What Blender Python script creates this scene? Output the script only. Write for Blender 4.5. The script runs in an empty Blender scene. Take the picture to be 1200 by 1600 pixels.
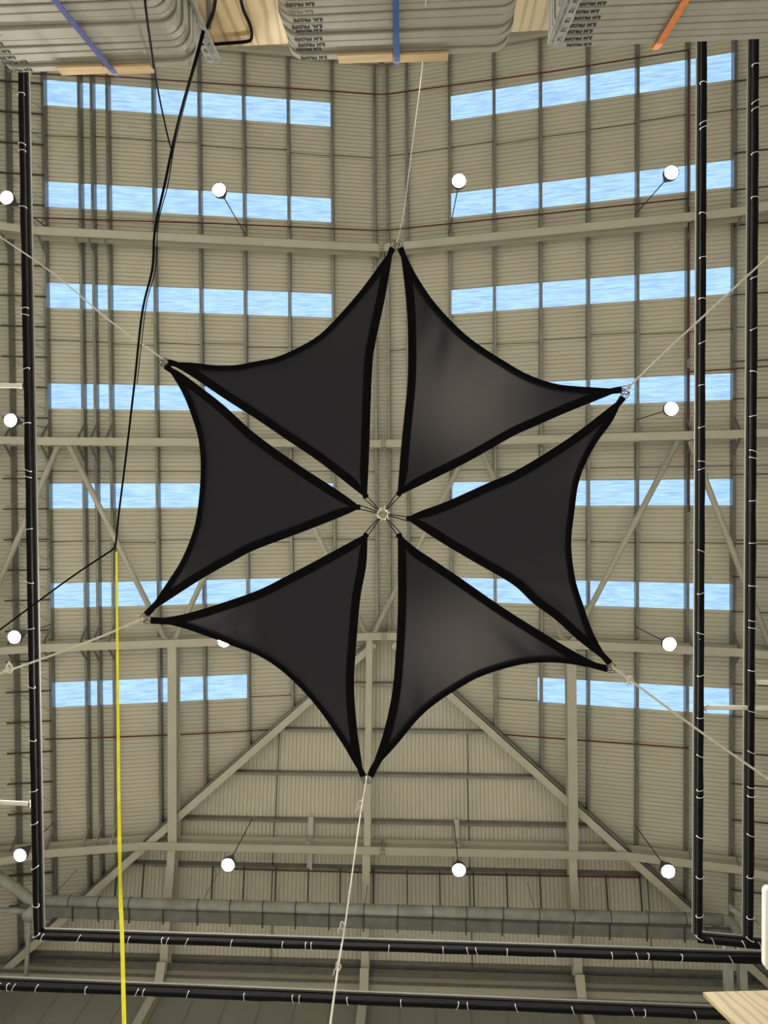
import bpy, bmesh, math, random
from mathutils import Vector, Matrix
random.seed(7)
sc = bpy.context.scene
COL = sc.collection

# ------------------------------------------------------------------ camera
# world: X = right in the photo, Y = down in the photo, Z = up.  The lens sits 1.6 m above the
# floor; lengths below are written relative to the lens and everything is lifted at the end.
CAM_H = 1.6
F = 1063.0
RA, RB, RC = 0.01717, 0.05209, -0.00449
Rcv = Matrix.Rotation(RC, 3, 'Z') @ Matrix.Rotation(RB, 3, 'Y') @ Matrix.Rotation(RA, 3, 'X')
cam = bpy.data.cameras.new('camera')
cam.sensor_fit = 'VERTICAL'; cam.sensor_height = 36.0; cam.sensor_width = 27.0
cam.lens = F / 1600.0 * 36.0
cam.clip_start = 0.05; cam.clip_end = 300
camo = bpy.data.objects.new('camera', cam); COL.objects.link(camo)
camo.matrix_world = Matrix((Rcv[0], -Rcv[1], -Rcv[2])).transposed().to_4x4()
sc.camera = camo

# ------------------------------------------------------------------ sky, exposure
world = bpy.data.worlds.new('sky'); sc.world = world; world.use_nodes = True
bg = world.node_tree.nodes['Background']
bg.inputs[0].default_value = (0.42, 0.66, 1.0, 1)
bg.inputs[1].default_value = 1.32
LAMP_STRENGTH = 3000.0
sc.view_settings.view_transform = 'Standard'
sc.view_settings.look = 'None'
sc.view_settings.exposure = 0.25
sc.view_settings.gamma = 1.0
sc.view_settings.use_curve_mapping = False
sc.cycles.use_denoising = True
sc.cycles.diffuse_bounces = 5
sc.cycles.max_bounces = 8
sc.cycles.transparent_max_bounces = 8
sc.cycles.sample_clamp_indirect = 6.0
sc.cycles.caustics_reflective = False
sc.cycles.caustics_refractive = False

# ------------------------------------------------------------------ pixel helpers (real depth given)
Rinv = Rcv.transposed()
def ray(u, v):
    return Rinv @ Vector(((u - 600) / F, (v - 800) / F, 1.0))
def at(u, v, z):
    d = ray(u, v); return d * (z / d.z)

# ------------------------------------------------------------------ roof numbers
H = 22.0            # underside of the rafters at the ridge, above the lens
SL = 0.2038         # fall of the main slopes
X0 = -1.179         # ridge line
YA, YB, YC = -8.127, -1.837, 4.412
BAY = 6.27
YD = YC + BAY
YO = YA - BAY
HK = 0.855          # hip in plan: dY per dX
SH = SL / HK        # fall of the hip slope
YEND = 14.45        # end wall
YBACK = -17.2
XW = 11.95          # half width
RD = 0.50           # rafter depth
PD = 0.21           # purlin depth
SHEET = RD + PD
def zmain(x, dz=0.0): return H + dz - SL * abs(x - X0)
def zhip(y, dz=0.0): return H + dz - SH * (y - YC)
def zroof(x, y, dz=0.0): return min(zmain(x, dz), zhip(y, dz)) if y > YC else zmain(x, dz)
def hit(u, v, dz=0.0):
    d = ray(u, v)
    lo, hi = 5.0, 40.0
    for _ in range(60):
        m = (lo + hi) / 2; p = d * (m / d.z)
        if p.z < zroof(p.x, p.y, dz): lo = m
        else: hi = m
    return d * (lo / d.z)
def hip_dx(y): return max(0.0, (y - YC) / HK)

# ------------------------------------------------------------------ materials
def newmat(name):
    m = bpy.data.materials.new(name); m.use_nodes = True
    nt = m.node_tree; return m, nt, nt.nodes['Principled BSDF']
def mat(name, col, rough=0.6, metal=0.0, var=0.08, scale=3.0, bump=0.0, bscale=40.0, spec=0.4, stretch=(1, 1, 1)):
    m, nt, b = newmat(name)
    N, L = nt.nodes.new, nt.links.new
    tc = N('ShaderNodeTexCoord'); mp = N('ShaderNodeMapping'); mp.inputs['Scale'].default_value = stretch
    L(tc.outputs['Object'], mp.inputs['Vector'])
    no = N('ShaderNodeTexNoise'); no.inputs['Scale'].default_value = scale; no.inputs['Detail'].default_value = 5
    L(mp.outputs[0], no.inputs['Vector'])
    cr = N('ShaderNodeValToRGB')
    cr.color_ramp.elements[0].position = 0.3; cr.color_ramp.elements[1].position = 0.7
    cr.color_ramp.elements[0].color = (*[c * (1 - var) for c in col], 1)
    cr.color_ramp.elements[1].color = (*[min(1, c * (1 + var)) for c in col], 1)
    L(no.outputs[0], cr.inputs[0]); L(cr.outputs[0], b.inputs['Base Color'])
    b.inputs['Roughness'].default_value = rough; b.inputs['Metallic'].default_value = metal
    b.inputs['Specular IOR Level'].default_value = spec
    if bump:
        n2 = N('ShaderNodeTexNoise'); n2.inputs['Scale'].default_value = bscale; n2.inputs['Detail'].default_value = 3
        L(mp.outputs[0], n2.inputs['Vector'])
        bp = N('ShaderNodeBump'); bp.inputs['Strength'].default_value = bump; bp.inputs['Distance'].default_value = 0.01
        L(n2.outputs[0], bp.inputs['Height']); L(bp.outputs[0], b.inputs['Normal'])
    return m
M = {}
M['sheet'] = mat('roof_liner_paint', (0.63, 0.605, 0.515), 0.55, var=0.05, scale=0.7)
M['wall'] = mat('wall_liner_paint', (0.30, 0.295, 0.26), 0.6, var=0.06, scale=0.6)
M['steel'] = mat('pale_painted_steel', (0.55, 0.525, 0.44), 0.5, var=0.05, scale=1.5)
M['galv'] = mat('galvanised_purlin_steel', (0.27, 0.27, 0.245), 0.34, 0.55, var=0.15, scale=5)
M['galvdark'] = mat('dark_rod_steel', (0.07, 0.062, 0.05), 0.6, 0.2, var=0.1, scale=5)
M['duct'] = mat('spiral_duct_steel', (0.34, 0.35, 0.32), 0.75, 0.0, var=0.2, scale=3)
M['tray'] = mat('dull_tray_steel', (0.17, 0.18, 0.165), 0.8, 0.0, var=0.2, scale=3)
M['red'] = mat('dark_red_pipe_paint', (0.13, 0.022, 0.016), 0.5, var=0.15, scale=6)
M['concrete'] = mat('concrete_floor', (0.62, 0.59, 0.53), 0.75, var=0.12, scale=0.5, bump=0.1)
M['black'] = mat('black_drape_cloth', (0.006, 0.0055, 0.006), 0.9, var=0.3, scale=8, spec=0.1)
M['blackcable'] = mat('black_cable_rubber', (0.004, 0.004, 0.004), 0.9, var=0.2, scale=20, spec=0.05)
M['hem'] = mat('black_webbing', (0.0035, 0.0035, 0.004), 0.95, var=0.3, scale=30, spec=0.05)
M['tie'] = mat('white_cable_tie', (0.75, 0.75, 0.75), 0.5, var=0.05)
M['rope'] = mat('off_white_rope', (0.55, 0.53, 0.46), 0.85, var=0.1, scale=40, bump=0.5, bscale=200)
M['rail'] = mat('grey_track_metal', (0.10, 0.098, 0.085), 0.85, 0.0, var=0.1)
M['white'] = mat('white_painted_pole', (0.70, 0.68, 0.62), 0.5, var=0.06)
M['table'] = mat('grey_fibre_table', (0.275, 0.262, 0.222), 0.65, var=0.10, scale=9, bump=0.15, bscale=60)
M['ink'] = mat('black_stencil_ink', (0.02, 0.02, 0.018), 0.8, var=0.5, scale=60)
M['inkfaded'] = mat('faded_stencil_ink', (0.16, 0.155, 0.13), 0.8, var=0.5, scale=60)
M['timber'] = mat('bare_timber', (0.46, 0.33, 0.18), 0.7, var=0.15, scale=4, stretch=(1, 8, 8))
M['zinc'] = mat('zinc_slotted_steel', (0.26, 0.26, 0.245), 0.5, 0.3, var=0.2, scale=12)
M['bluestrap'] = mat('blue_strap_webbing', (0.025, 0.085, 0.25), 0.75, var=0.15, scale=30)
M['violetstrap'] = mat('violet_blue_strap_webbing', (0.065, 0.07, 0.26), 0.75, var=0.15, scale=30)
M['orangestrap'] = mat('orange_strap_webbing', (0.65, 0.20, 0.05), 0.75, var=0.15, scale=30)
M['yellowstrap'] = mat('yellow_tape', (0.78, 0.74, 0.03), 0.6, var=0.1, scale=10)
M['housing'] = mat('lamp_housing_metal', (0.10, 0.10, 0.10), 0.5, 0.4)
M['brass'] = mat('brass_ring_metal', (0.62, 0.55, 0.40), 0.3, 0.8)
M['panelwhite'] = mat('white_plastic', (0.85, 0.85, 0.85), 0.4, var=0.03)

def plymat(name, axis):
    m, nt, b = newmat(name)
    N, L = nt.nodes.new, nt.links.new
    tc = N('ShaderNodeTexCoord'); mp = N('ShaderNodeMapping')
    mp.inputs['Scale'].default_value = axis
    L(tc.outputs['Object'], mp.inputs['Vector'])
    wv = N('ShaderNodeTexWave'); wv.wave_type = 'BANDS'; wv.bands_direction = 'X'
    wv.inputs['Scale'].default_value = 1.6; wv.inputs['Distortion'].default_value = 9
    wv.inputs['Detail'].default_value = 3; wv.inputs['Detail Scale'].default_value = 1.2
    L(mp.outputs[0], wv.inputs['Vector'])
    cr = N('ShaderNodeValToRGB'); e = cr.color_ramp.elements
    e[0].position = 0.0; e[0].color = (0.26, 0.175, 0.065, 1)
    e[1].position = 0.45; e[1].color = (0.405, 0.305, 0.150, 1)
    L(wv.outputs[0], cr.inputs[0])
    vo = N('ShaderNodeTexVoronoi'); vo.inputs['Scale'].default_value = 3.0
    L(mp.outputs[0], vo.inputs['Vector'])
    k = N('ShaderNodeValToRGB'); k.color_ramp.elements[0].position = 0.03; k.color_ramp.elements[0].color = (0.35, 0.2, 0.1, 1)
    k.color_ramp.elements[1].position = 0.09; k.color_ramp.elements[1].color = (1, 1, 1, 1)
    L(vo.outputs['Distance'], k.inputs[0])
    mx = N('ShaderNodeMix'); mx.data_type = 'RGBA'; mx.blend_type = 'MULTIPLY'; mx.inputs[0].default_value = 0.7
    L(cr.outputs[0], mx.inputs[6]); L(k.outputs[0], mx.inputs[7]); L(mx.outputs[2], b.inputs['Base Color'])
    b.inputs['Roughness'].default_value = 0.65
    return m
M['ply'] = plymat('knotty_plywood', (2.2, 1, 0.35))
M['plypale'] = plymat('pale_plywood', (4.0, 0.5, 0.5))

def skylight_mat():
    m = bpy.data.materials.new('ribbed_translucent_panel'); m.use_nodes = True
    nt = m.node_tree; nt.nodes.clear(); N, L = nt.nodes.new, nt.links.new
    out = N('ShaderNodeOutputMaterial')
    tc = N('ShaderNodeTexCoord'); mp = N('ShaderNodeMapping'); mp.inputs['Scale'].default_value = (0.8, 9.0, 1)
    L(tc.outputs['Object'], mp.inputs['Vector'])
    no = N('ShaderNodeTexNoise'); no.inputs['Scale'].default_value = 2.2; no.inputs['Detail'].default_value = 6
    L(mp.outputs[0], no.inputs['Vector'])
    cr = N('ShaderNodeValToRGB'); e = cr.color_ramp.elements
    e[0].position = 0.32; e[0].color = (0.60, 0.66, 0.70, 1)
    e[1].position = 0.62; e[1].color = (0.95, 0.97, 0.98, 1)
    L(no.outputs[0], cr.inputs[0])
    tr = N('ShaderNodeBsdfTransparent'); tl = N('ShaderNodeBsdfTranslucent'); df = N('ShaderNodeBsdfDiffuse')
    L(cr.outputs[0], tr.inputs[0]); L(cr.outputs[0], tl.inputs[0]); df.inputs[0].default_value = (0.7, 0.75, 0.78, 1)
    a = N('ShaderNodeMixShader'); a.inputs[0].default_value = 0.45
    L(tr.outputs[0], a.inputs[1]); L(tl.outputs[0], a.inputs[2])
    b = N('ShaderNodeMixShader'); b.inputs[0].default_value = 0.12
    L(a.outputs[0], b.inputs[1]); L(df.outputs[0], b.inputs[2]); L(b.outputs[0], out.inputs[0])
    return m
M['skylight'] = skylight_mat()

def fabric_mat():
    m = bpy.data.materials.new('charcoal_shade_cloth'); m.use_nodes = True
    nt = m.node_tree; nt.nodes.clear(); N, L = nt.nodes.new, nt.links.new
    out = N('ShaderNodeOutputMaterial')
    tc = N('ShaderNodeTexCoord')
    no = N('ShaderNodeTexNoise'); no.inputs['Scale'].default_value = 9; no.inputs['Detail'].default_value = 6
    L(tc.outputs['Object'], no.inputs['Vector'])
    cr = N('ShaderNodeValToRGB'); e = cr.color_ramp.elements
    e[0].color = (0.0050, 0.0052, 0.0070, 1); e[1].color = (0.0080, 0.0083, 0.0108, 1)
    L(no.outputs[0], cr.inputs[0])
    wx = N('ShaderNodeTexWave'); wx.inputs['Scale'].default_value = 30; wx.bands_direction = 'DIAGONAL'
    L(tc.outputs['Object'], wx.inputs['Vector'])
    bp = N('ShaderNodeBump'); bp.inputs['Strength'].default_value = 0.15; bp.inputs['Distance'].default_value = 0.01
    L(wx.outputs[0], bp.inputs['Height'])
    df = N('ShaderNodeBsdfDiffuse'); L(cr.outputs[0], df.inputs[0]); L(bp.outputs[0], df.inputs[1])
    tl = N('ShaderNodeBsdfTranslucent'); tl.inputs[0].default_value = (0.011, 0.0105, 0.0115, 1)
    a = N('ShaderNodeMixShader'); a.inputs[0].default_value = 0.25
    L(df.outputs[0], a.inputs[1]); L(tl.outputs[0], a.inputs[2])
    rf = N('ShaderNodeBsdfRefraction'); rf.inputs['Color'].default_value = (1.0, 0.86, 0.72, 1); rf.inputs['Roughness'].default_value = 0.7; rf.inputs['IOR'].default_value = 1.4
    c = N('ShaderNodeMixShader'); c.inputs[0].default_value = 0.0005
    L(a.outputs[0], c.inputs[1]); L(rf.outputs[0], c.inputs[2]); L(c.outputs[0], out.inputs[0])
    return m
M['fabric'] = fabric_mat()

def emis(name, col, s):
    m = bpy.data.materials.new(name); m.use_nodes = True
    nt = m.node_tree; nt.nodes.clear()
    out = nt.nodes.new('ShaderNodeOutputMaterial'); e = nt.nodes.new('ShaderNodeEmission')
    e.inputs[0].default_value = (*col, 1); e.inputs[1].default_value = s
    nt.links.new(e.outputs[0], out.inputs[0]); return m
M['lens'] = emis('lamp_led_lens', (1.0, 0.975, 0.87), LAMP_STRENGTH)
M['lensstrong'] = emis('lamp_led_lens_strong', (1.0, 0.975, 0.87), LAMP_STRENGTH * 2.15)  # middle lamps given extra power to make the roof brightest at the centre
M['lensweak'] = emis('lamp_led_lens_weak', (1.0, 0.975, 0.87), LAMP_STRENGTH * 0.35)  # bottom and right lamps given less power so the roof darkens there

# ------------------------------------------------------------------ mesh helpers
class MB:
    def __init__(s): s.v = []; s.f = []; s.smooth = False
    def hexa(s, p):           # 8 corners: bottom 4, top 4
        b = len(s.v); s.v += [tuple(q) for q in p]
        for q in ((3, 2, 1, 0), (4, 5, 6, 7), (0, 1, 5, 4), (1, 2, 6, 5), (2, 3, 7, 6), (3, 0, 4, 7)):
            s.f.append(tuple(b + i for i in q))
        return s
    def box(s, x0, x1, y0, y1, z0, z1):
        return s.hexa([(x0, y0, z0), (x1, y0, z0), (x1, y1, z0), (x0, y1, z0), (x0, y0, z1), (x1, y0, z1), (x1, y1, z1), (x0, y1, z1)])
    def bar(s, p0, p1, w, h, up=Vector((0, 0, 1)), off=0.0, side=0.0):
        """rectangular bar from p0 to p1; w across, h along 'up' (starting at off), shifted sideways by side"""
        p0, p1 = Vector(p0), Vector(p1); d = (p1 - p0).normalized()
        x = d.cross(up).normalized(); u = x.cross(d).normalized()
        c = []
        for zz in (off, off + h):
            for pp, ww in ((p0, -1), (p0, 1), (p1, 1), (p1, -1)):
                c.append(pp + x * (ww * w / 2 + side) + u * zz)
        return s.hexa(c)
    def tube(s, pts, r, n=8, caps=True):
        pts = [Vector(p) for p in pts]; b0 = len(s.v); s.smooth = True
        rs = r if isinstance(r, (list, tuple)) else [r] * len(pts)
        ref = None
        for i, p in enumerate(pts):
            t = (pts[min(i + 1, len(pts) - 1)] - pts[max(i - 1, 0)]).normalized()
            if ref is None:
                ref = t.orthogonal().normalized()
            ref = (ref - t * ref.dot(t)).normalized(); o = t.cross(ref)
            for k in range(n):
                a = 2 * math.pi * k / n
                s.v.append(tuple(p + (ref * math.cos(a) + o * math.sin(a)) * rs[i]))
        for i in range(len(pts) - 1):
            for k in range(n):
                a = b0 + i * n + k; b = b0 + i * n + (k + 1) % n
                s.f.append((a, b, b + n, a + n))
        if caps:
            s.f.append(tuple(b0 + k for k in range(n))[::-1]); e = b0 + (len(pts) - 1) * n
            s.f.append(tuple(e + k for k in range(n)))
        return s
    def lathe(s, prof, c, n=20):     # profile (r, z) around vertical axis at c
        b0 = len(s.v); c = Vector(c); s.smooth = True
        for r, z in prof:
            for k in range(n):
                a = 2 * math.pi * k / n; s.v.append((c.x + r * math.cos(a), c.y + r * math.sin(a), c.z + z))
        for i in range(len(prof) - 1):
            for k in range(n):
                a = b0 + i * n + k; b = b0 + i * n + (k + 1) % n
                s.f.append((a, b, b + n, a + n))
        return s
    def ribbon(s, pts, wvec, t=0.004):   # flat strap through pts, width vector(s)
        pts = [Vector(p) for p in pts]; b0 = len(s.v); n = len(pts)
        for i, p in enumerate(pts):
            w = Vector(wvec[i] if isinstance(wvec, list) else wvec) / 2
            d = (pts[min(i + 1, n - 1)] - pts[max(i - 1, 0)]).normalized(); q = d.cross(w).normalized() * t
            for c in (p - w - q, p + w - q, p + w + q, p - w + q): s.v.append(tuple(c))
        for i in range(n - 1):
            for k in range(4):
                a = b0 + 4 * i + k; b = b0 + 4 * i + (k + 1) % 4
                s.f.append((a, b, b + 4, a + 4))
        s.f.append((b0 + 3, b0 + 2, b0 + 1, b0)); e = b0 + 4 * (n - 1); s.f.append((e, e + 1, e + 2, e + 3))
        return s
    def build(s, name, m, parent=None):
        me = bpy.data.meshes.new(name); me.from_pydata(s.v, [], s.f); me.update()
        me.materials.append(M[m] if isinstance(m, str) else m)
        if s.smooth:
            me.shade_smooth()
            for p in me.polygons:
                if len(p.vertices) > 4: p.use_smooth = False
        o = bpy.data.objects.new(name, me); COL.objects.link(o)
        if parent: o.parent = parent
        return o
def empty(name, loc=(0, 0, 0)):
    o = bpy.data.objects.new(name, None); COL.objects.link(o); o.location = loc; o.empty_display_size = 0.2; return o
def tag(o, label, cat, group=None):
    o['label'] = label; o['category'] = cat
    if group: o['group'] = group
    return o
def struct(o, label=None):
    o['kind'] = 'structure'
    if label: o['label'] = label
    return o
def spline(P, n):
    """Catmull-Rom through points, n samples, evenly by chord"""
    P = [Vector(p) for p in P]
    Q = [P[0] * 2 - P[1]] + P + [P[-1] * 2 - P[-2]]
    fine = []
    for i in range(1, len(Q) - 2):
        a, b, c, d = Q[i - 1], Q[i], Q[i + 1], Q[i + 2]
        for k in range(12):
            t = k / 12
            fine.append(0.5 * ((2 * b) + (c - a) * t + (2 * a - 5 * b + 4 * c - d) * t * t + (3 * b - a - 3 * c + d) * t ** 3))
    fine.append(P[-1])
    L = [0.0]
    for i in range(1, len(fine)): L.append(L[-1] + (fine[i] - fine[i - 1]).length)
    out = []; j = 0
    for k in range(n):
        s = L[-1] * k / (n - 1)
        while j < len(L) - 2 and L[j + 1] < s: j += 1
        t = (s - L[j]) / max(1e-9, L[j + 1] - L[j]); out.append(fine[j].lerp(fine[j + 1], min(1, max(0, t))))
    return out
NTH = ['first', 'second', 'third', 'fourth', 'fifth', 'sixth', 'seventh', 'eighth', 'ninth', 'tenth', 'eleventh', 'twelfth', 'thirteenth', 'fourteenth']

# ================================================================== STRUCTURE
XL, XR = X0 - XW, X0 + XW
floor = struct(MB().box(XL, XR, YBACK, YEND, -CAM_H - 0.2, -CAM_H).build('floor', 'concrete'), 'pale concrete hall floor')
ze = H + SHEET - SL * XW
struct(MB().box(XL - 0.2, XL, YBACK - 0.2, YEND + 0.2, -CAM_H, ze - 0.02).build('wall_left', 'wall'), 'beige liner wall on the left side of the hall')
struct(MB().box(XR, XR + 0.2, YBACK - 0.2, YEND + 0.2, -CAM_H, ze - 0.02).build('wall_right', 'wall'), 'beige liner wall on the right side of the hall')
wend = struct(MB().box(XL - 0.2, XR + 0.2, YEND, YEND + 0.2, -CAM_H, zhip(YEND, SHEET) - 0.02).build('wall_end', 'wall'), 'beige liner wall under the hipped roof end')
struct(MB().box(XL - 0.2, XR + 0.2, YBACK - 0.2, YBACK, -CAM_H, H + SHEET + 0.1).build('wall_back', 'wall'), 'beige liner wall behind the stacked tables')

ceiling = struct(empty('ceiling'), 'pale ribbed sheet roof lining on steel purlins')
RIB = 0.775 / 6
def profile(y0, y1):
    """(pos, height) of a trapezoidal liner sheet; wide pans face down, narrow ribs recessed"""
    out = []; n = round((y1 - y0) / RIB); w = (y1 - y0) / n
    for i in range(n):
        a = y0 + i * w
        out += [(a, 0.0), (a + w * 0.66, 0.0), (a + w * 0.74, 0.038), (a + w * 0.92, 0.038)]
    out.append((y1, 0.0)); return out
def sheet_x(y0, y1, sgn, dxa, dxb, name, m, parent):
    """sheet with ribs running down a main slope, from ridge offset dxa to dxb (functions of y)"""
    mb = MB(); pr = profile(y0, y1); n = 0
    for y, h in pr:
        a = max(dxa, hip_dx(y)); b = max(dxb, a + 0.001)
        for dx in (a, b):
            x = X0 + sgn * dx; mb.v.append((x, y, zmain(x, SHEET + h)))
    for i in range(len(pr) - 1):
        q = (2 * i, 2 * i + 1, 2 * i + 3, 2 * i + 2); mb.f.append(q if sgn < 0 else q[::-1])
    return mb.build(name, m, parent)
def sheet_y(x0, x1, name, m, parent):
    mb = MB(); pr = profile(x0, x1)
    for x, h in pr:
        a = YC + HK * abs(x - X0); b = max(YEND, a + 0.001)
        for y in (a, b): mb.v.append((x, y, zhip(y, SHEET + h)))
    for i in range(len(pr) - 1):
        mb.f.append((2 * i, 2 * i + 1, 2 * i + 3, 2 * i + 2))
    return mb.build(name, m, parent)
SKY0 = -12.63; SKP = 3.11; SW = 0.775
sky_rows = [SKY0 + i * SKP for i in range(7)]
n_win = 0
rows = []
y = sky_rows[0] - SW / 2 - 6 * SW
while y < YEND - 0.01:
    rows.append((y, min(y + SW, YEND))); y += SW
# the pitch of the roof lights is four sheets: stretch the rows between them to fit
rows = []
ys = [sky_rows[0] - SW / 2 - i * SW for i in range(6, 0, -1)]
for a in ys: rows.append((a, a + SW, None))
for i, c in enumerate(sky_rows):
    rows.append((c - SW / 2, c + SW / 2, i))
    if i < 6:
        g0 = c + SW / 2; g = (SKP - SW) / 3
        for k in range(3): rows.append((g0 + k * g, g0 + (k + 1) * g, None))
g0 = sky_rows[-1] + SW / 2; k = 0
while g0 < YEND - 0.05:
    g1 = min(g0 + SW, YEND); rows.append((g0, g1, None)); g0 = g1
ordn = ['top', 'second', 'third', 'fourth', 'fifth', 'sixth', 'lowest']
for sgn in (-1, 1):
    for y0, y1, sk in rows:
        if sk is None:
            sheet_x(y0, y1, sgn, 0.0, XW + 0.15, 'roof_sheet', 'sheet', ceiling)
        else:
            a, b = (1.57, 10.30) if sgn < 0 else (2.16, 10.42)
            if sk == 6: a = 4.33 if sgn < 0 else 4.90
            sheet_x(y0, y1, sgn, 0.0, a, 'roof_sheet', 'sheet', ceiling)
            sheet_x(y0, y1, sgn, b, XW + 0.15, 'roof_sheet', 'sheet', ceiling)
            n_win += 1
            w = sheet_x(y0, y1, sgn, a, b, 'window_%d' % n_win, 'skylight', None)
            struct(w, '%s long blue rooflight strip %s of the ridge' % (ordn[sk], 'left' if sgn < 0 else 'right'))
x = X0 - XW
nh = round(2 * XW / SW); wh = 2 * XW / nh
for i in range(nh):
    sheet_y(X0 - XW + i * wh, X0 - XW + (i + 1) * wh, 'roof_sheet', 'sheet', ceiling)
# the outer weather skin keeps daylight from leaking at the sheet laps
# purlins (C sections): web towards the ridge, lower flange away from it
def csec(p0, p1, side, name='purlin', depth=PD, fw=0.075, m='galv', parent=ceiling):
    mb = MB()
    mb.bar(p0, p1, 0.012, depth)
    mb.bar(p0, p1, fw, 0.010, side=side * fw / 2)
    mb.bar(p0, p1, fw, 0.010, off=depth - 0.012, side=side * fw / 2)
    mb.bar(p0, p1, 0.008, 0.025, side=side * fw, off=0.0)
    return mb.build(name, m, parent)
PURL = [-11.23, -10.23, -9.20, -8.84, -8.39, -7.05, -5.68, -4.33, -2.95, -1.57, -0.20, 0.14, 0.78, 2.16, 3.55, 4.95, 6.34, 7.73, 9.11, 10.34, 11.5]
for d in PURL:
    x = X0 + d; z = zmain(x, RD)
    ye = min(YEND - 0.1, YC + HK * abs(d) - 0.12)
    csec((x, YBACK, z), (x, ye, z), (1 if d > 0 else -1))
HPUR = []
for v in (1068, 1141, 1210, 1284, 1358, 1434, 1508):
    p = hit(600, v, RD); HPUR.append(p.y)
for yy in HPUR:
    dx = (yy - YC) / HK - 0.12; z = zhip(yy, RD)
    if dx < 0.2: continue
    csec((X0 - dx, yy, z), (X0 + dx, yy, z), -1)
# thin anti-sag rods between purlins, each gap its own rod
def rod(p0, p1, name='sag_rod', r=0.012, parent=ceiling, m='galvdark'):
    return MB().tube([p0, p1], r, 5).build(name, m, parent)
for ym in (YA - BAY / 2, (YA + YB) / 2, (YB + YC) / 2):
    for i in range(len(PURL) - 1):
        a, b = PURL[i], PURL[i + 1]
        o = random.uniform(-0.07, 0.07)
        if b < 0 or a > 0:
            rod((X0 + a, ym + o, zmain(X0 + a, RD + 0.08)), (X0 + b, ym + o + random.uniform(-0.03, 0.03), zmain(X0 + b, RD + 0.08)))
for i in range(len(PURL) - 1):          # wire just past the middle frame and in the last bay
    a, b = PURL[i], PURL[i + 1]
    for ym in (-0.95,):
        if b < 0 or a > 0: rod((X0 + a, ym, zmain(X0 + a, RD + 0.06)), (X0 + b, ym, zmain(X0 + b, RD + 0.06)), 'sag_rod', 0.010)
    ym = 6.35
    if max(abs(a), abs(b)) < 5.0 and min(abs(a), abs(b)) > hip_dx(ym): rod((X0 + a, ym, zmain(X0 + a, RD + 0.08)), (X0 + b, ym, zmain(X0 + b, RD + 0.08)))
HY = HPUR + [YEND]
for i in range(len(HY) - 1):
    ya, yb = HY[i], HY[i + 1]
    for k, u in enumerate((429, 734, 1012, 186)):
        if (i, k) in ((0, 0), (0, 1)): continue
        xx = hit(u, 1300, RD).x + random.uniform(-0.04, 0.04)
        if (ya - YC) / HK < abs(xx - X0) + 0.1: continue
        rod((xx, ya, zhip(ya, RD + 0.05)), (xx, yb, zhip(yb, RD + 0.05)), r=0.016)
    if i == 4:
        pass
# perimeter cross bars, about a metre apart, left and right of the roof lights
k = 0
v = 129.0
for i in range(29):
    vv = 129 + 47.6 * i
    p = hit(40, vv, RD - 0.03); yy = p.y
    if abs(yy - YA) < 0.35 or abs(yy - YB) < 0.35 or abs(yy - YC) < 0.35 or abs(yy - YD) < 0.35 or yy > 12.6: continue
    a, b = X0 - 11.5, X0 - 10.22
    MB().bar((a, yy, zmain(a, RD - 0.05)), (b, yy, zmain(b, RD - 0.05)), 0.045, 0.045).build('cross_bar', 'galvdark', ceiling)
    rod((a, yy - 0.1, zmain(a, RD + 0.1)), (b, yy + 0.75, zmain(b, RD + 0.1)), 'bracing_wire', 0.006)
for vv in (122, 235, 293, 349, 458, 563, 622, 741, 850, 902, 957, 1071, 1122, 1179, 1228, 1285, 1340, 1395):
    p = hit(1180, vv, RD - 0.03); yy = p.y
    a, b = X0 + 10.30, X0 + XW - 0.05
    if abs(yy - YD) < 0.2 or abs(yy - YA) < 0.2: continue
    MB().bar((a, yy, zmain(a, RD - 0.03)), (b, yy, zmain(b, RD - 0.03)), 0.035, 0.035).build('cross_bar', 'galvdark', ceiling)
for u in (180, 222, 331, 380, 430, 481, 531, 583, 636, 687, 740, 792, 844, 896, 948, 1001):
    p = hit(u, 1388, RD - 0.03); ya = HPUR[4]; yb = HPUR[5] - 0.12
    MB().bar((p.x, ya, zhip(ya, RD - 0.04)), (p.x + 0.01, yb, zhip(yb, RD - 0.04)), 0.04, 0.04).build('cross_bar', 'galvdark', ceiling)

# ---------------------------------------------------------------- eaves trim and end wall details
def xbar(yy, z, w, h, name, m, parent=None, xa=XL, xb=XR):
    return MB().box(xa, xb, yy - w / 2, yy + w / 2, z, z + h).build(name, m, parent)
zE = zhip(YEND, 0)
tr = struct(xbar(YEND - 0.16, zE + 0.10, 0.30, 0.30, 'trim_1', 'steel'), 'pale eaves beam above the end wall')
MB().box(XL, XR, YEND - 0.42, YEND - 0.33, zE + 0.30, zE + 0.48).build('eaves_lip', 'galv', tr)
MB().box(XL, XR, YEND - 0.36, YEND - 0.31, zE - 0.02, zE + 0.06).build('eaves_lip', 'galv', tr)
for i in range(24):
    xx = XL + (i + 0.5) * 1.0
    MB().box(xx - 0.012, xx + 0.012, YEND - 0.03, YEND, -CAM_H, zE + 0.1).build('wall_joint', 'wall', wend)

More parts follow.
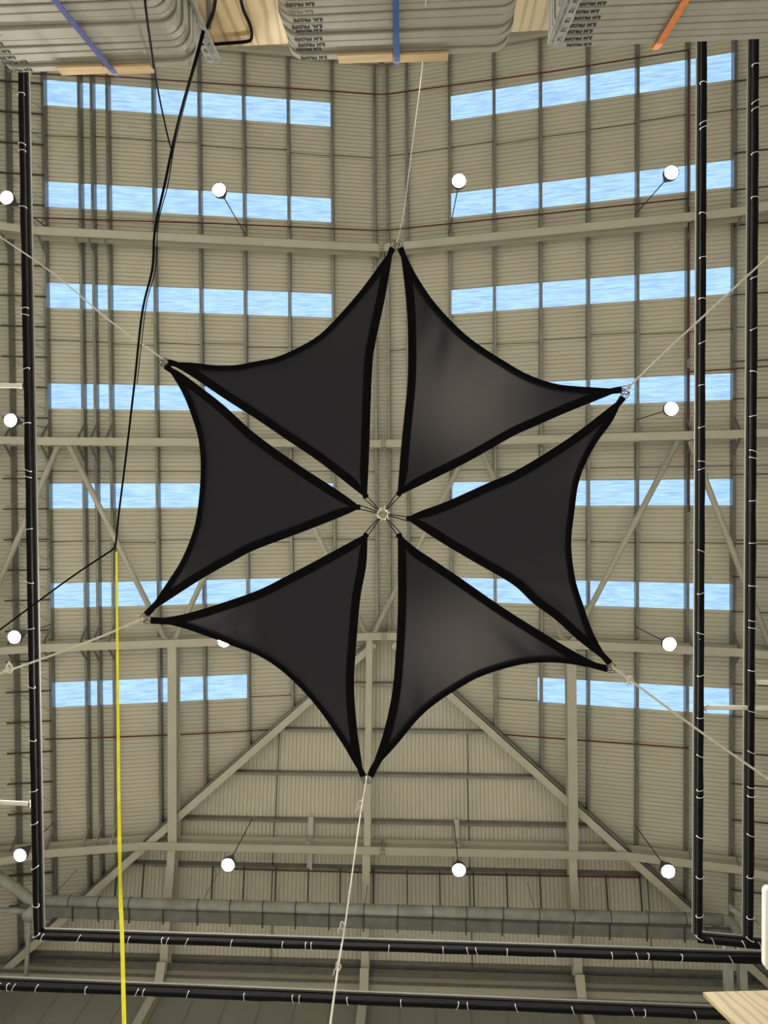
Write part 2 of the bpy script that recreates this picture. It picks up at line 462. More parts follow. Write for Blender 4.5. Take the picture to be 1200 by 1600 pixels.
# ================================================================== STEEL FRAMES
def ibeam(mb, p0, p1, depth=RD, w=0.24, up=Vector((0, 0, 1))):
    mb.bar(p0, p1, w, 0.022, up)
    mb.bar(p0, p1, 0.016, depth - 0.044, up, off=0.022)
    mb.bar(p0, p1, w, 0.022, up, off=depth - 0.022)
    return mb
def knee(parent, x, yy, sy):
    p0 = Vector((x, yy + sy * 0.08, zroof(x, yy) + 0.03)); p1 = Vector((x, yy + sy * 0.62, zroof(x, yy + sy * 0.62, RD) + 0.05))
    MB().bar(p0, p1, 0.05, 0.05).build('knee_brace', 'galv', parent)
KX = [-11.23, -10.23, -9.20, -8.84, -8.39]
KXR = [9.11, 10.34]
def rafter(yy, label, ks):
    r = empty('steel_rafter', (0, 0, 0)); tag(r, label, 'beam', 'roof frames')
    dxh = hip_dx(yy)
    for sgn in (-1, 1):
        a, b = X0 + sgn * dxh, X0 + sgn * XW
        p0 = Vector((a, yy, zmain(a))); p1 = Vector((b, yy, zmain(b)))
        ibeam(MB(), p0, p1).build('rafter_half', 'steel', r)
        # deepened knee towards the wall
        xk = X0 + sgn * 10.2
        h = MB(); pk = Vector((xk, yy, zmain(xk))); 
        h.hexa([pk + Vector((0, -.11, -.0)), pk + Vector((0, .11, 0)), Vector((b, yy + .11, zmain(b) - .42)), Vector((b, yy - .11, zmain(b) - .42)),
                pk + Vector((0, -.11, .02)), pk + Vector((0, .11, .02)), Vector((b, yy + .11, zmain(b) + .02)), Vector((b, yy - .11, zmain(b) + .02))])
        h.build('haunch', 'steel', r)
    if dxh > 0.5:
        z = zhip(yy)
        ibeam(MB(), (X0 - dxh, yy, z), (X0 + dxh, yy, z)).build('rafter_middle', 'steel', r)
    zc = zroof(X0, yy)
    for s in (-1, 1):
        MB().box(X0 + s * 0.028 - 0.014, X0 + s * 0.028 + 0.014, yy - 0.13, yy + 0.13, zc - 0.1, zc + RD + 0.05).build('splice_plate', 'steel', r)
    for s in (-0.06, 0.06):
        for q in (-0.06, 0.1, 0.3):
            MB().box(X0 - 0.075, X0 + 0.075, yy + s - 0.014, yy + s + 0.014, zc + q - 0.014, zc + q + 0.014).build('bolt', 'galv', r)
    for sy in ks:
        for d in KX + KXR:
            if abs(d) > dxh + 0.3: knee(r, X0 + d, yy, sy)
    return r
rafter(YO, 'grey steel rafter glimpsed just below the plywood between the table stacks', ())
rA = rafter(YA, 'pale steel rafter bent at the ridge behind the two topmost sail tips', (1,))
rB = rafter(YB, 'straight pale steel rafter crossing behind the upper half of the sails', (-1, 1))
rC = rafter(YC, 'pale steel rafter at the point where the ridge meets the hipped end', (-1, 1))
rD = rafter(YD, 'pale steel rafter across the hipped end below the lowest sail tips', (-1,))

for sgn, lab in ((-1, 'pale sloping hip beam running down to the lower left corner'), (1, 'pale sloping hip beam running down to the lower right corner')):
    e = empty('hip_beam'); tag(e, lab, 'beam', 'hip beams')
    def P(d, dz=0.0): return Vector((X0 + sgn * d, YC + HK * d, zmain(X0 + sgn * d, dz)))
    mb = MB(); ibeam(mb, P(0.3, 0.06), P(XW - 0.4, 0.06), RD - 0.06, 0.22)
    mb.build('beam', 'steel', e)
    mb = MB(); mb.bar(P(0.3, RD + 0.1), P(XW - 0.3, RD + 0.1), 0.16, 0.11); mb.build('hip_flashing', 'galv', e)
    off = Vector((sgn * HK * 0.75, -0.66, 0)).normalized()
    mb = MB(); mb.bar(P(0.5, 0.20) + off * 0.14, P(XW - 0.6, 0.20) + off * 0.14, 0.03, 0.45); mb.build('web_shade_strip', 'galv', e)  # added strip of darker steel imitating the shaded web of the hip beam

# ridge-direction beams from the hip frame to the end wall, with the wall columns under them
TX = []
for u in (268, 577, 893): TX.append(hit(u, 1003, 0).x)
labs = ['left', 'middle', 'right']
for xx, lb in zip(TX, labs):
    e = empty('tie_beam'); tag(e, 'pale %s beam running from the hip frame towards the end wall' % lb, 'beam', 'hip end beams')
    z0 = zmain(xx, 0.02); z1 = zroof(xx, YD, 0.06); z2 = zhip(YEND, 0.05)
    if lb == 'middle':
        ibeam(MB(), (xx, YC + 0.12, z0), (xx, YD - 0.12, z1), 0.36, 0.20).build('beam', 'steel', e)
    else:
        ibeam(MB(), (xx, YC + 0.12, z0 - 0.0), (xx, YD - 0.10, z1 - 0.02), 0.34, 0.28).build('beam', 'steel', e)
    ibeam(MB(), (xx - 0.03, YD + 0.12, z1), (xx - 0.03, YEND - 0.1, z2), 0.36, 0.24).build('beam', 'steel', e)
    MB().bar((xx - 0.03, YEND - 0.75, z2 - 0.02), (xx - 0.03, YEND - 0.22, z2 - 0.30), 0.26, 0.06).build('haunch', 'steel', e)
    c = MB(); c.box(xx - 0.15, xx + 0.09, YEND - 0.28, YEND - 0.26, -CAM_H, z2); c.box(xx - 0.04, xx - 0.02, YEND - 0.27, YEND - 0.02, -CAM_H, z2); c.box(xx - 0.15, xx + 0.09, YEND - 0.04, YEND - 0.02, -CAM_H, z2)
    tag(c.build('steel_column', 'steel'), 'pale steel column on the end wall under the %s tie beam' % lb, 'column', 'end wall columns')

# warren bracing tubes between the middle frame and the hip frame
NB = [hit(u, 693, 0).x for u in (98, 420, 742, 1070)]; NC = [hit(u, 998, 0).x for u in (-62, 265, 578, 888, 1216)]
bl = ['far left', 'second', 'third', 'fourth', 'fifth', 'sixth', 'seventh', 'far right']
k = 0
for i in range(4):
    for xc in (NC[i], NC[i + 1]):
        xb = NB[i]; s = 0.16 if xc > xb else -0.16
        xce = max(X0 - XW + 0.2, min(X0 + XW - 0.2, xc))
        fr = (xce - xb) / (xc - xb)
        yc = YB + 0.16 + (YC - 0.16 - YB - 0.16) * fr
        p0 = Vector((xb + s, YB + 0.16, zmain(xb + s, 0.06))); p1 = Vector((xce - s, yc, zmain(xce - s, 0.06)))
        e = empty('brace_tube'); tag(e, '%s pale diagonal brace tube in the zigzag behind the sails' % bl[k], 'brace', 'zigzag roof bracing')
        MB().tube([p0, p1], 0.085, 10).build('tube', 'steel', e)
        d = (p1 - p0).normalized()
        for q, sg in ((p0, -1), (p1, 1)):
            MB().bar(q - d * 0.03, q + d * sg * 0.20, 0.16, 0.014).build('end_plate', 'steel', e)
        k += 1

# ================================================================== SAILS
ZT, ZC_ = 9.75, 9.45     # height of outer tips and of the ring above the lens
def sail(label, A, B, C, eAB, eBC, eCA, seed):
    """A, B outer tips, C inner corner (pixels); e** the measured points between the corners"""
    r = empty('shade_sail'); tag(r, label, 'shade sail', 'six black sails round the ring')
    zA, zB, zC = ZT, ZT + 0.05, ZC_
    def edge(p, mids, q, z0, z1, n):
        pts2 = [Vector((*p, 0))] + [Vector((*m, 0)) for m in mids] + [Vector((*q, 0))]
        s = spline(pts2, n)
        return [at(t.x, t.y, z0 + (z1 - z0) * i / (n - 1)) for i, t in enumerate(s)]
    N = 36
    ab = edge(A, eAB, B, zA, zB, N + 1); bc = edge(B, eBC, C, zB, zC, N + 1); ca = edge(C, eCA, A, zC, zA, N + 1)
    a, b, c = ab[0], bc[0], ca[0]
    def dev(e, t, p, q):
        f = t * N; i = min(N - 1, int(f)); w = f - i
        return e[i].lerp(e[i + 1], w) - p.lerp(q, t)
    rnd = random.Random(seed)
    ph = [rnd.uniform(0, 6.28) for _ in range(6)]
    idx = {}; mb = MB()
    for i in range(N + 1):
        for j in range(N + 1 - i):
            wb, wc = i / N, j / N; wa = 1 - wb - wc
            p = a * wa + b * wb + c * wc
            for (e, w1, w2, q0, q1) in ((ab, wa, wb, a, b), (bc, wb, wc, b, c), (ca, wc, wa, c, a)):
                s = w1 + w2
                if s > 1e-6: p = p + dev(e, w2 / s, q0, q1) * s ** 2
            m = 27 * wa * wb * wc
            # sag of the belly plus pull folds fanning in from the outer hem
            fold = math.sin(26 * (wb - wa) + 5 * wc + ph[0]) * max(0, 1 - abs(wc - 0.16) / 0.2) * 0.5 + 0.4 * math.sin(13 * (wb - wa) + ph[1]) * max(0, 1 - abs(wc - 0.3) / 0.3)
            amp = 0.5 + 0.5 * math.sin(3.3 * (wb - wa) + ph[2])
            p = p + Vector((0, 0, -0.10 * m + 0.05 * fold * amp * min(1, m * 1.6)))
            idx[i, j] = len(mb.v); mb.v.append(tuple(p))
    for i in range(N):
        for j in range(N - i):
            mb.f.append((idx[i, j], idx[i + 1, j], idx[i, j + 1]))
            if j < N - i - 1: mb.f.append((idx[i + 1, j], idx[i + 1, j + 1], idx[i, j + 1]))
    mb.smooth = True
    mb.build('cloth', 'fabric', r)
    cen = (a + b + c) / 3
    wind = 1 if Vector((0, 0, 1)).cross(c - b).dot(a - b) > 0 else -1
    for n_, (e, wd) in enumerate(((ab, 0.105), (bc, 0.115), (ca, 0.115))):
        h = MB(); pin = []; n = len(e)
        for i, p in enumerate(e):
            t = (e[min(i + 1, n - 1)] - e[max(i - 1, 0)]).normalized()
            s = Vector((0, 0, 1)).cross(t) * wind; s.z = 0; s.normalize()
            f = min(i, n - 1 - i) / (n - 1); w = wd * min(1, 0.45 + f * 6)
            dz = Vector((0, 0, -0.006 - 0.003 * n_))
            for q in (p - s * 0.004, p + s * w):
                h.v.append(tuple(q + dz)); h.v.append(tuple(q + dz + Vector((0, 0, 0.016 + 0.004 * n_))))
        for i in range(n - 1):
            o = 4 * i
            for q in ((0, 2, 6, 4), (1, 5, 7, 3), (0, 4, 5, 1), (2, 3, 7, 6)): h.f.append(tuple(o + x for x in q))
        h.f.append((0, 1, 3, 2)); o = 4 * (n - 1); h.f.append((o, o + 2, o + 3, o + 1))
        h.build('hem', 'hem', r)
    # wire rings at the outer tips
    for tip, e in ((a, (ca, ab)), (b, (ab, bc))):
        d = (tip - cen); d.z = 0; d.normalize(); s = Vector((-d.y, d.x, 0))
        for k in (-1, 1):
            c0 = tip + d * 0.045 + s * 0.035 * k
            pts = [c0 + d * 0.055 * math.cos(t) + s * 0.02 * math.sin(t) + Vector((0, 0, 0.012 * math.sin(t))) for t in [2 * math.pi * q / 12 for q in range(13)]]
            MB().tube(pts, 0.007, 5, False).build('corner_ring', 'galvdark', r)
    # doubled cord from the inner corner to the ring
    hub = at(598, 803, ZC_)
    d = (hub - c); d.z = 0; L = d.length; d.normalize(); s = Vector((-d.y, d.x, 0))
    endp = hub - d * 0.072
    for k in (-1, 1):
        MB().tube([c + s * 0.028 * k - d * 0.03, c.lerp(endp, 0.5) + s * 0.018 * k, endp + s * 0.006 * k], 0.0075, 6).build('tie_cord', 'blackcable', r)
    return r
S = sail('black triangular sail at upper left pointing to the top centre', (614, 387), (262, 566), (573, 779),
     [(600, 405), (567, 450), (533, 490), (500, 523), (467, 543), (433, 558), (400, 565), (367, 571), (333, 571), (300, 567)],
     [(300, 588), (350, 622), (400, 654), (450, 688), (500, 722)], [(577, 700), (579, 633), (582, 567), (587, 533), (601, 467), (611, 410)], 1)
sail('black triangular sail at upper right pointing to the top centre', (972, 609), (625, 387), (621, 775),
     [(933, 606), (900, 604), (867, 600), (833, 589), (800, 572), (733, 528), (683, 478), (653, 435), (637, 405)],
     [(633, 450), (637, 500), (638, 550), (637, 600), (632, 650), (627, 700)], [(667, 753), (733, 720), (800, 682), (833, 667), (883, 645), (930, 626)], 2)
sail('black triangular sail on the left side, its outer edge facing the skylights', (258, 571), (228, 961), (564, 793),
     [(270, 587), (287, 617), (300, 650), (310, 683), (314, 720), (313, 760), (308, 805), (300, 837), (283, 877), (260, 913)],
     [(267, 935), (317, 903), (367, 875), (400, 858), (467, 833), (533, 807)], [(533, 770), (467, 727), (400, 679), (350, 634), (317, 608), (280, 581)], 3)
sail('black triangular sail at lower left pointing to the bottom centre', (235, 969), (568, 1213), (574, 833),
     [(283, 980), (333, 997), (367, 1010), (400, 1022), (433, 1042), (467, 1072), (500, 1110), (533, 1158), (556, 1197)],
     [(557, 1133), (553, 1067), (557, 1000), (563, 933), (572, 883)], [(533, 855), (487, 880), (443, 903), (400, 924), (333, 947), (283, 961)], 4)
sail('black triangular sail at lower right pointing to the bottom centre', (578, 1213), (950, 1045), (622, 833),
     [(588, 1198), (620, 1163), (653, 1123), (683, 1097), (717, 1075), (750, 1057), (800, 1041), (840, 1035), (883, 1036), (925, 1043)],
     [(900, 1020), (850, 990), (800, 959), (767, 937), (717, 902), (683, 879), (650, 857)], [(622, 883), (622, 950), (619, 1017), (613, 1083), (600, 1143), (584, 1192)], 5)
sail('black triangular sail on the right side with its outer edge curving inwards', (953, 1037), (974, 620), (634, 810),
     [(927, 990), (910, 943), (898, 903), (892, 850), (897, 800), (903, 757), (915, 723), (933, 690), (957, 657)],
     [(943, 644), (900, 677), (850, 710), (800, 739), (767, 753), (700, 783), (657, 799)], [(683, 843), (733, 873), (800, 912), (833, 942), (867, 967), (900, 997), (933, 1023)], 6)
hub = at(598, 803, ZC_)
hr = empty('centre_ring', hub); tag(hr, 'round pale metal ring joining the six sail corners in the middle', 'ring')
MB().tube([Vector((0.072 * math.cos(t), 0.072 * math.sin(t), 0)) for t in [2 * math.pi * q / 28 for q in range(29)]], 0.009, 8, False).build('ring', 'brass', hr)
for q in range(12):
    t = 2 * math.pi * (q + 0.5) / 12; c = Vector((0.088 * math.cos(t), 0.088 * math.sin(t), 0.01)); d = Vector((math.cos(t), math.sin(t), 0))
    MB().tube([c + d * 0.016 * math.cos(w) + Vector((0, 0, 0.016 * math.sin(w))) for w in [2 * math.pi * z / 8 for z in range(9)]], 0.004, 5, False).build('link', 'brass', hr)

# ------------------------------------------------------------------ ropes from the tips
def rope(label, pts, r=0.016, knots=(), extra=None):
    e = empty('guy_rope'); tag(e, label, 'rope', 'ropes holding the sail tips')
    p = spline([at(*q) for q in pts], 40)
    MB().tube(p, r, 6).build('line', 'rope', e)
    for (u, v, z, s) in knots:
        c = at(u, v, z)
        b = MB(); b.tube([c + Vector((math.sin(t) * s * 0.55, math.cos(t) * s, math.sin(2 * t) * s * 0.3)) for t in [2 * math.pi * q / 10 for q in range(11)]], r * 0.8, 6, False)
        b.tube([c, c + Vector((-s * 0.9, s * 0.5, -0.02)), c + Vector((-s * 1.1, s * 1.2, -0.05))], r * 0.6, 5)
        b.build('knot', 'rope', e)
    return e
rope('thin pale rope rising from the topmost sail tips past the middle table stack', [(620, 381, 9.75), (631, 330, 8.8), (645, 220, 6.6), (659, 110, 4.6), (667, -30, 2.9)], 0.0038, [(619, 368, 9.6, 0.05)])
rope('pale rope from the left sail tip up to the left edge', [(256, 562, 9.75), (170, 500, 10.2), (80, 425, 10.7), (-30, 350, 11.3)], 0.011)
rope('pale rope from the right sail tip up across the black drape rails', [(975, 612, 9.75), (1050, 540, 10.0), (1130, 466, 10.4), (1230, 374, 11.0)], 0.014, [(983, 604, 9.7, 0.03)])
rope('pale rope from the lower left sail tips to the left edge', [(227, 965, 9.75), (150, 998, 9.8), (70, 1028, 9.9), (-40, 1066, 10.2)], 0.016, [(14, 1043, 9.9, 0.08)])
rope('pale rope from the lower right sail tips towards the right edge', [(955, 1040, 9.75), (985, 1063, 9.7), (1090, 1140, 9.9), (1230, 1238, 10.3)], 0.016, [(985, 1063, 9.7, 0.05)])
rope('long knotted pale rope hanging from the bottom sail tips past the lower edge', [(573, 1213, 9.75), (562, 1280, 8.7), (540, 1440, 6.4), (530, 1500, 5.7), (512, 1630, 4.4)], 0.0085, [(564, 1260, 9.0, 0.075), (535, 1446, 6.3, 0.035), (529, 1510, 5.6, 0.035)])

# ================================================================== LAMPS
ZL = 18.5
def lampat(u, v, label, z=ZL):
    p = at(u, v, z)
    e = empty('high_bay_lamp', p); tag(e, label, 'lamp', 'high bay lamps')
    MB().lathe([(0.02, 0.34), (0.08, 0.34), (0.10, 0.20), (0.16, 0.14), (0.195, 0.05), (0.20, -0.06), (0.178, -0.06), (0.175, 0.02)], (0, 0, 0), 18).build('housing', 'housing', e)
    MB().lathe([(0.0, -0.012), (0.07, -0.008), (0.13, 0.0), (0.175, 0.012)], (0, 0, 0), 18).build('lens', 'lensstrong' if 300 < u < 800 and 600 < v < 1050 else 'lensweak' if (v > 1200 or u > 1000) else 'lens', e)
    # the cable goes up to the nearest purlin
    if p.y > YC and zhip(p.y) < zmain(p.x):
        yh = min(HPUR, key=lambda q: abs(q - p.y)); t = Vector((p.x, yh, zhip(yh, RD + 0.02)))
    else:
        xh = X0 + min(PURL, key=lambda q: abs(X0 + q - p.x)); t = Vector((xh, p.y, zmain(xh, RD + 0.02)))
    t = t - p
    MB().tube([(0, 0, 0.34), t * 0.5 + Vector((0, 0, 0.17)), t], 0.016, 5).build('hanger_cable', 'galvdark', e)
    MB().box(-0.03, 0.03, -0.03, 0.03, 0.33, 0.45).build('hanger_hook', 'housing', e)
    return e
for u, v, lb in ((12, 310, 'glowing lamp at the far left of the top row of lamps'), (343, 298, 'glowing lamp over the second rooflight strip left of the ridge'),
                 (717, 284, 'glowing lamp just right of the ridge in the top row'), (1048, 271, 'glowing lamp in front of the second rooflight strip far right'),
                 (18, 657, 'glowing lamp at the left edge level with the upper sails'), (720, 648, 'lamp hidden above the upper right sail, glowing through its cloth'),
                 (1048, 639, 'glowing lamp right of the right sail tip'), (24, 995, 'glowing lamp at the left edge below the black cable end'),
                 (351, 1000, 'small glowing lamp peeping past the lower left sail edge'), (712, 985, 'lamp hidden above the lower right sail, glowing through its cloth'),
                 (1045, 1006, 'glowing lamp right of the lower right sail tip'), (33, 1335, 'glowing lamp in the lower left corner of the roof'),
                 (357, 1350, 'glowing lamp in the bottom row left of the knotted rope'), (717, 1358, 'glowing lamp in the bottom row right of the knotted rope'),
                 (1043, 1360, 'glowing lamp at the right end of the bottom row by the hip beam')):
    lampat(u, v, lb)

# ================================================================== DRAPE RAILS
ZP = 13.0
def rail(label, pts, ties, wdir, seed, loops=True):
    """grey track with a black drape rolled and tied under it; pts are pixels at height ZP"""
    e = empty('drape_rail'); tag(e, label, 'drape rail', 'black drape rails')
    P = [at(u, v, ZP) for u, v in pts]
    for i in range(len(P) - 1):
        MB().bar(P[i], P[i + 1], 0.10, 0.05, off=0.16).build('track', 'rail', e)
        MB().bar(P[i], P[i + 1], 0.02, 0.13, off=0.03).build('drape_heading', 'black', e)
    rnd = random.Random(seed)
    fine = []
    for i in range(len(P) - 1):
        n = max(2, int((P[i + 1] - P[i]).length / 0.4))
        for k in range(n): fine.append(P[i].lerp(P[i + 1], k / n))
    fine.append(P[-1])
    low = [p + Vector((0, 0, -0.03 + rnd.uniform(-0.008, 0.008))) for p in fine]
    MB().tube(low, [0.053 * rnd.uniform(0.92, 1.08) for _ in low], 10).build('rolled_drape', 'black', e)
    for (i, t) in ties:
        p = P[i].lerp(P[i + 1], t) + Vector((0, 0, -0.03)); d = (P[i + 1] - P[i]).normalized()
        x = d.cross(Vector((0, 0, 1))); x.normalize()
        sk = rnd.uniform(-0.03, 0.03)
        pts_ = [p + x * 0.062 * math.cos(a) + Vector((0, 0, 1)) * 0.062 * math.sin(a) + d * sk * math.cos(a) for a in [2 * math.pi * q / 14 for q in range(15)]]
        MB().tube(pts_, 0.006, 5, False).build('tie', 'tie', e)
    return e
def tv(a, b, vs): return [(v - a) / (b - a) for v in vs]
rail('black rolled drape rail down the left side turning along the bottom', [(33, 60), (58, 1463), (1230, 1501)],
     [(0, t) for t in tv(60, 1463, [147, 223, 234, 320, 476, 486, 570, 654, 727, 737, 819, 902, 975, 1066, 1150, 1230, 1282, 1352, 1412, 1460])] +
     [(1, t) for t in tv(58, 1230, [68, 128, 210, 265, 272, 303, 375, 457, 494, 503, 551, 624, 709, 747, 761, 807, 881, 967, 1005, 1021, 1071, 1146])], None, 1)
rail('inner black rolled drape rail on the right turning to the right edge', [(1099, 40), (1092, 1468), (1230, 1481)],
     [(0, t) for t in tv(40, 1468, [130, 190, 198, 330, 397, 461, 528, 594, 659, 713, 724, 853, 918, 982, 1047, 1114, 1175, 1228, 1239, 1303, 1367, 1428, 1464])] + [(1, 0.15), (1, 0.5), (1, 0.68)], None, 2)
rail('outer black rolled drape rail along the right edge of the roof', [(1180, 40), (1171, 1470)],
     [(0, t) for t in tv(40, 1470, [102, 158, 169, 237, 305, 428, 507, 574, 642, 697, 708, 774, 840, 907, 962, 973, 1040, 1104, 1169, 1224, 1238, 1300, 1366, 1431, 1466])], None, 3)
rail('lowest black rolled drape rail crossing along the bottom edge', [(-30, 1539), (1230, 1591)],
     [(0, t) for t in tv(-30, 1230, [3, 17, 26, 64, 145, 227, 238, 309, 400, 477, 487, 563, 646, 733, 749, 824, 910, 1000, 1017, 1093])], None, 4)

# white stand-off poles
def pole(label, pts, r=0.045):
    e = empty('standoff_pole'); tag(e, label, 'pole', 'white stand-off poles')
    P = [at(u, v, ZP + 0.05) for u, v in pts]
    MB().tube(P, r, 8).build('pole', 'white', e)
    MB().tube([P[0], P[0].lerp(P[1], 0.06)], r * 1.7, 8).build('clamp', 'white', e)
pole('white pole from the inner right drape rail out to the right edge', [(1100, 1108), (1104, 1105), (1240, 1107)])
pole('short white pole beside the outer right drape rail above the long one', [(1179, 1067), (1183, 1066), (1240, 1068)])
pole('white pole beside the left drape rail at sail tip height', [(38, 603), (34, 603), (-30, 602)])
pole('white pole beside the left drape rail near the lower left lamp', [(47, 1256), (43, 1256), (-30, 1252)])

# ================================================================== DUCT, TRAY, PIPES
def ducts():
    e = empty('air_duct'); tag(e, 'round grey duct running across the bottom with an elbow at each end', 'duct')
    Z = 19.0
    a, b = at(60, 1407, Z), at(1128, 1437, Z)
    mb = MB(); mb.tube([a, b], 0.148, 18).build('duct_run', 'duct', e)
    el = [at(1128, 1437, Z), at(1140, 1440, Z), at(1147, 1448, Z - 0.05), at(1150, 1462, Z - 0.1), at(1151, 1475, Z - 0.15)]
    MB().tube(spline(el, 12), 0.148, 16).build('elbow', 'duct', e)
    el = [at(62, 1407, Z), at(48, 1407, Z), at(40, 1400, Z + .05), at(20, 1385, Z + .1), at(-30, 1352, Z + 0.2)]
    MB().tube(spline(el, 12), 0.148, 16).build('elbow', 'duct', e)
    for u in (112, 160, 210, 320, 372, 424, 476, 529, 583, 636, 690, 742, 798, 853, 906, 961, 1017, 1073):
        t = (u - 60) / (1128 - 60); c = a.lerp(b, t)
        MB().tube([c + Vector((0, 0.156 * math.cos(q), 0.156 * math.sin(q))) for q in [2 * math.pi * w / 14 for w in range(15)]], 0.012, 5, False).build('clamp_band', 'galvdark', e)
    t = empty('cable_tray'); tag(t, 'dark grey cable tray running just below the round duct', 'tray')
    Zt = 18.8
    p, q = at(30, 1424, Zt), at(1142, 1462, Zt)
    m = MB(); m.bar(p, q, 0.30, 0.012); m.bar(p, q, 0.012, 0.11, side=0.15); m.bar(p, q, 0.012, 0.11, side=-0.15)
    m.build('tray', 'tray', t)
    for u in (70, 118, 160, 210, 265, 320, 372, 424, 476, 529, 583, 636, 690, 742, 798, 853, 906, 961, 1017, 1073, 1106):
        c = p.lerp(q, (u - 30) / 1112)
        MB().box(c.x - 0.02, c.x + 0.02, c.y - 0.2, c.y + 0.22, c.z - 0.03, c.z).build('hanger', 'galvdark', t)
        if u in (70, 320, 583, 853, 1106): rod((c.x, c.y - 0.18, c.z), (c.x, c.y - 0.18, zhip(c.y - 0.18, RD)), 'hanger_rod', 0.008, t)
    d = empty('branch_duct'); tag(d, 'grey duct end box and pipe in the lower left corner', 'duct')
    c0 = at(43, 1432, 18.4)
    MB().lathe([(0.0, 0.0), (0.17, 0.0), (0.17, 0.28), (0.12, 0.36), (0.0, 0.36)], c0, 12).build('end_box', 'duct', d)
    MB().tube([at(46, 1440, 18.5), at(42, 1500, 18.5), at(40, 1537, 18.5)], 0.06, 8).build('pipe', 'duct', d)
    MB().tube([at(-30, 1421, 18.7), at(40, 1424, 18.7)], 0.07, 8).build('pipe', 'duct', d)
    k = empty('drop_duct'); tag(k, 'dark square duct dropping beside the lower right corner', 'duct')
    for u in (1141, 1163):
        a0 = at(u - 2, 1478, 17.6); a1 = at(u, 1556, 17.6)
        MB().bar(a0, a1, 0.19, 0.19).build('duct_leg', 'duct', k)
    MB().bar(at(1142, 1420, 18.2), at(1186, 1448, 18.2), 0.12, 0.12).build('bracket', 'duct', k)
ducts()
def redpipe(label, segs, r=0.022, dz=RD - 0.06):
    e = empty('sprinkler_pipe'); tag(e, label, 'pipe', 'thin red roof pipes')
    for s in segs:
        P = []
        for (u0, v0), (u1, v1) in zip(s[:-1], s[1:]):
            n = 8
            for k in range(n): P.append(hit(u0 + (u1 - u0) * k / n, v0 + (v1 - v0) * k / n, dz))
        P.append(hit(*s[-1], dz)); MB().tube(P, r, 6).build('pipe', 'red', e)
redpipe('thin red pipe crossing the roof above the top rooflights', [[(50, 115), (200, 121), (330, 130), (590, 147.5), (610, 146.5), (860, 112), (1076, 78)], [(1076, 78), (1075, 320)]])
redpipe('thin red pipe crossing the roof above the upper rafter', [[(52, 340), (330, 349), (590, 360), (610, 359), (860, 333), (1076, 310)], [(1076, 322), (1076, 560)]])
redpipe('thin red pipe running to the right edge from the outer purlin', [[(1077, 581), (1140, 577), (1215, 571)], [(1076, 575), (1077, 800)]])
redpipe('thin red pipe across the lower left roof bay', [[(70, 1155), (180, 1152), (300, 1147), (425, 1140)]])
redpipe('thin red pipe across the lower right roof bay', [[(775, 1147), (900, 1156), (1010, 1164), (1076, 1169)]])
redpipe('thin red pipe along the purlin in the hipped end', [[(365, 1358), (600, 1364), (1000, 1371)]], dz=RD - 0.12)
for u, lb in ((481, 'small pale bracket left of the middle on the lower rafter'), (715, 'small pale bracket right of the middle on the lower rafter')):
    e = empty('beam_bracket'); tag(e, lb, 'bracket', 'brackets on the lower rafter')
    p = hit(u, 1322, 0)
    MB().box(p.x - 0.07, p.x + 0.07, YD - 0.20, YD - 0.16, p.z + 0.02, p.z + 0.46).build('plate', 'steel', e)
    MB().bar((p.x, YD - 0.7, zhip(YD - 0.7, RD - 0.02)), (p.x, YD + 0.85, zhip(YD + 0.85, RD - 0.02)), 0.16, 0.05).build('arm', 'steel', e)

# ================================================================== TABLE STACKS ON THE RACK
def rrect(w, d, r, t, bev=0.0035, n=6):
    """rounded-corner slab, origin at centre of its front edge bottom, extends to -Y"""
    def ring(inset, z):
        out = []
        for (cx, cy, a0) in ((w / 2 - r, -r, 0), (-w / 2 + r, -r, 90), (-w / 2 + r, -d + r, 180), (w / 2 - r, -d + r, 270)):
            for k in range(n + 1):
                a = math.radians(a0 + 90 * k / n); out.append((cx + (r - inset) * math.cos(a), cy + (r - inset) * math.sin(a), z))
        return out
    mb = MB(); R = [ring(bev, 0), ring(0, bev), ring(0, t - bev), ring(bev, t)]
    k = len(R[0])
    for q in R: mb.v += q
    for i in range(3):
        for j in range(k): mb.f.append((i * k + j, i * k + (j + 1) % k, (i + 1) * k + (j + 1) % k, (i + 1) * k + j))
    mb.f.append(tuple(range(k))[::-1]); mb.f.append(tuple(3 * k + j for j in range(k)))
    return mb
def textmesh(body, size):
    cu = bpy.data.curves.new('t', 'FONT'); cu.body = body; cu.size = size; cu.align_x = 'CENTER'; cu.align_y = 'CENTER'
    cu.offset = size * 0.045; cu.extrude = 0.0006; cu.resolution_u = 2
    o = bpy.data.objects.new('t', cu); COL.objects.link(o)
    dg = bpy.context.evaluated_depsgraph_get(); me = bpy.data.meshes.new_from_object(o.evaluated_get(dg))
    bpy.data.objects.remove(o); return me
TXT = {k: textmesh(k, 0.030) for k in ('S.M PROPS', 'S.M. PROPS')}
TXTF = {k: m.copy() for k, m in TXT.items()}
for m in TXT.values(): m.materials.clear(); m.materials.append(M['ink'])
for m in TXTF.values(): m.materials.clear(); m.materials.append(M['inkfaded'])
ZTOP = 3.6
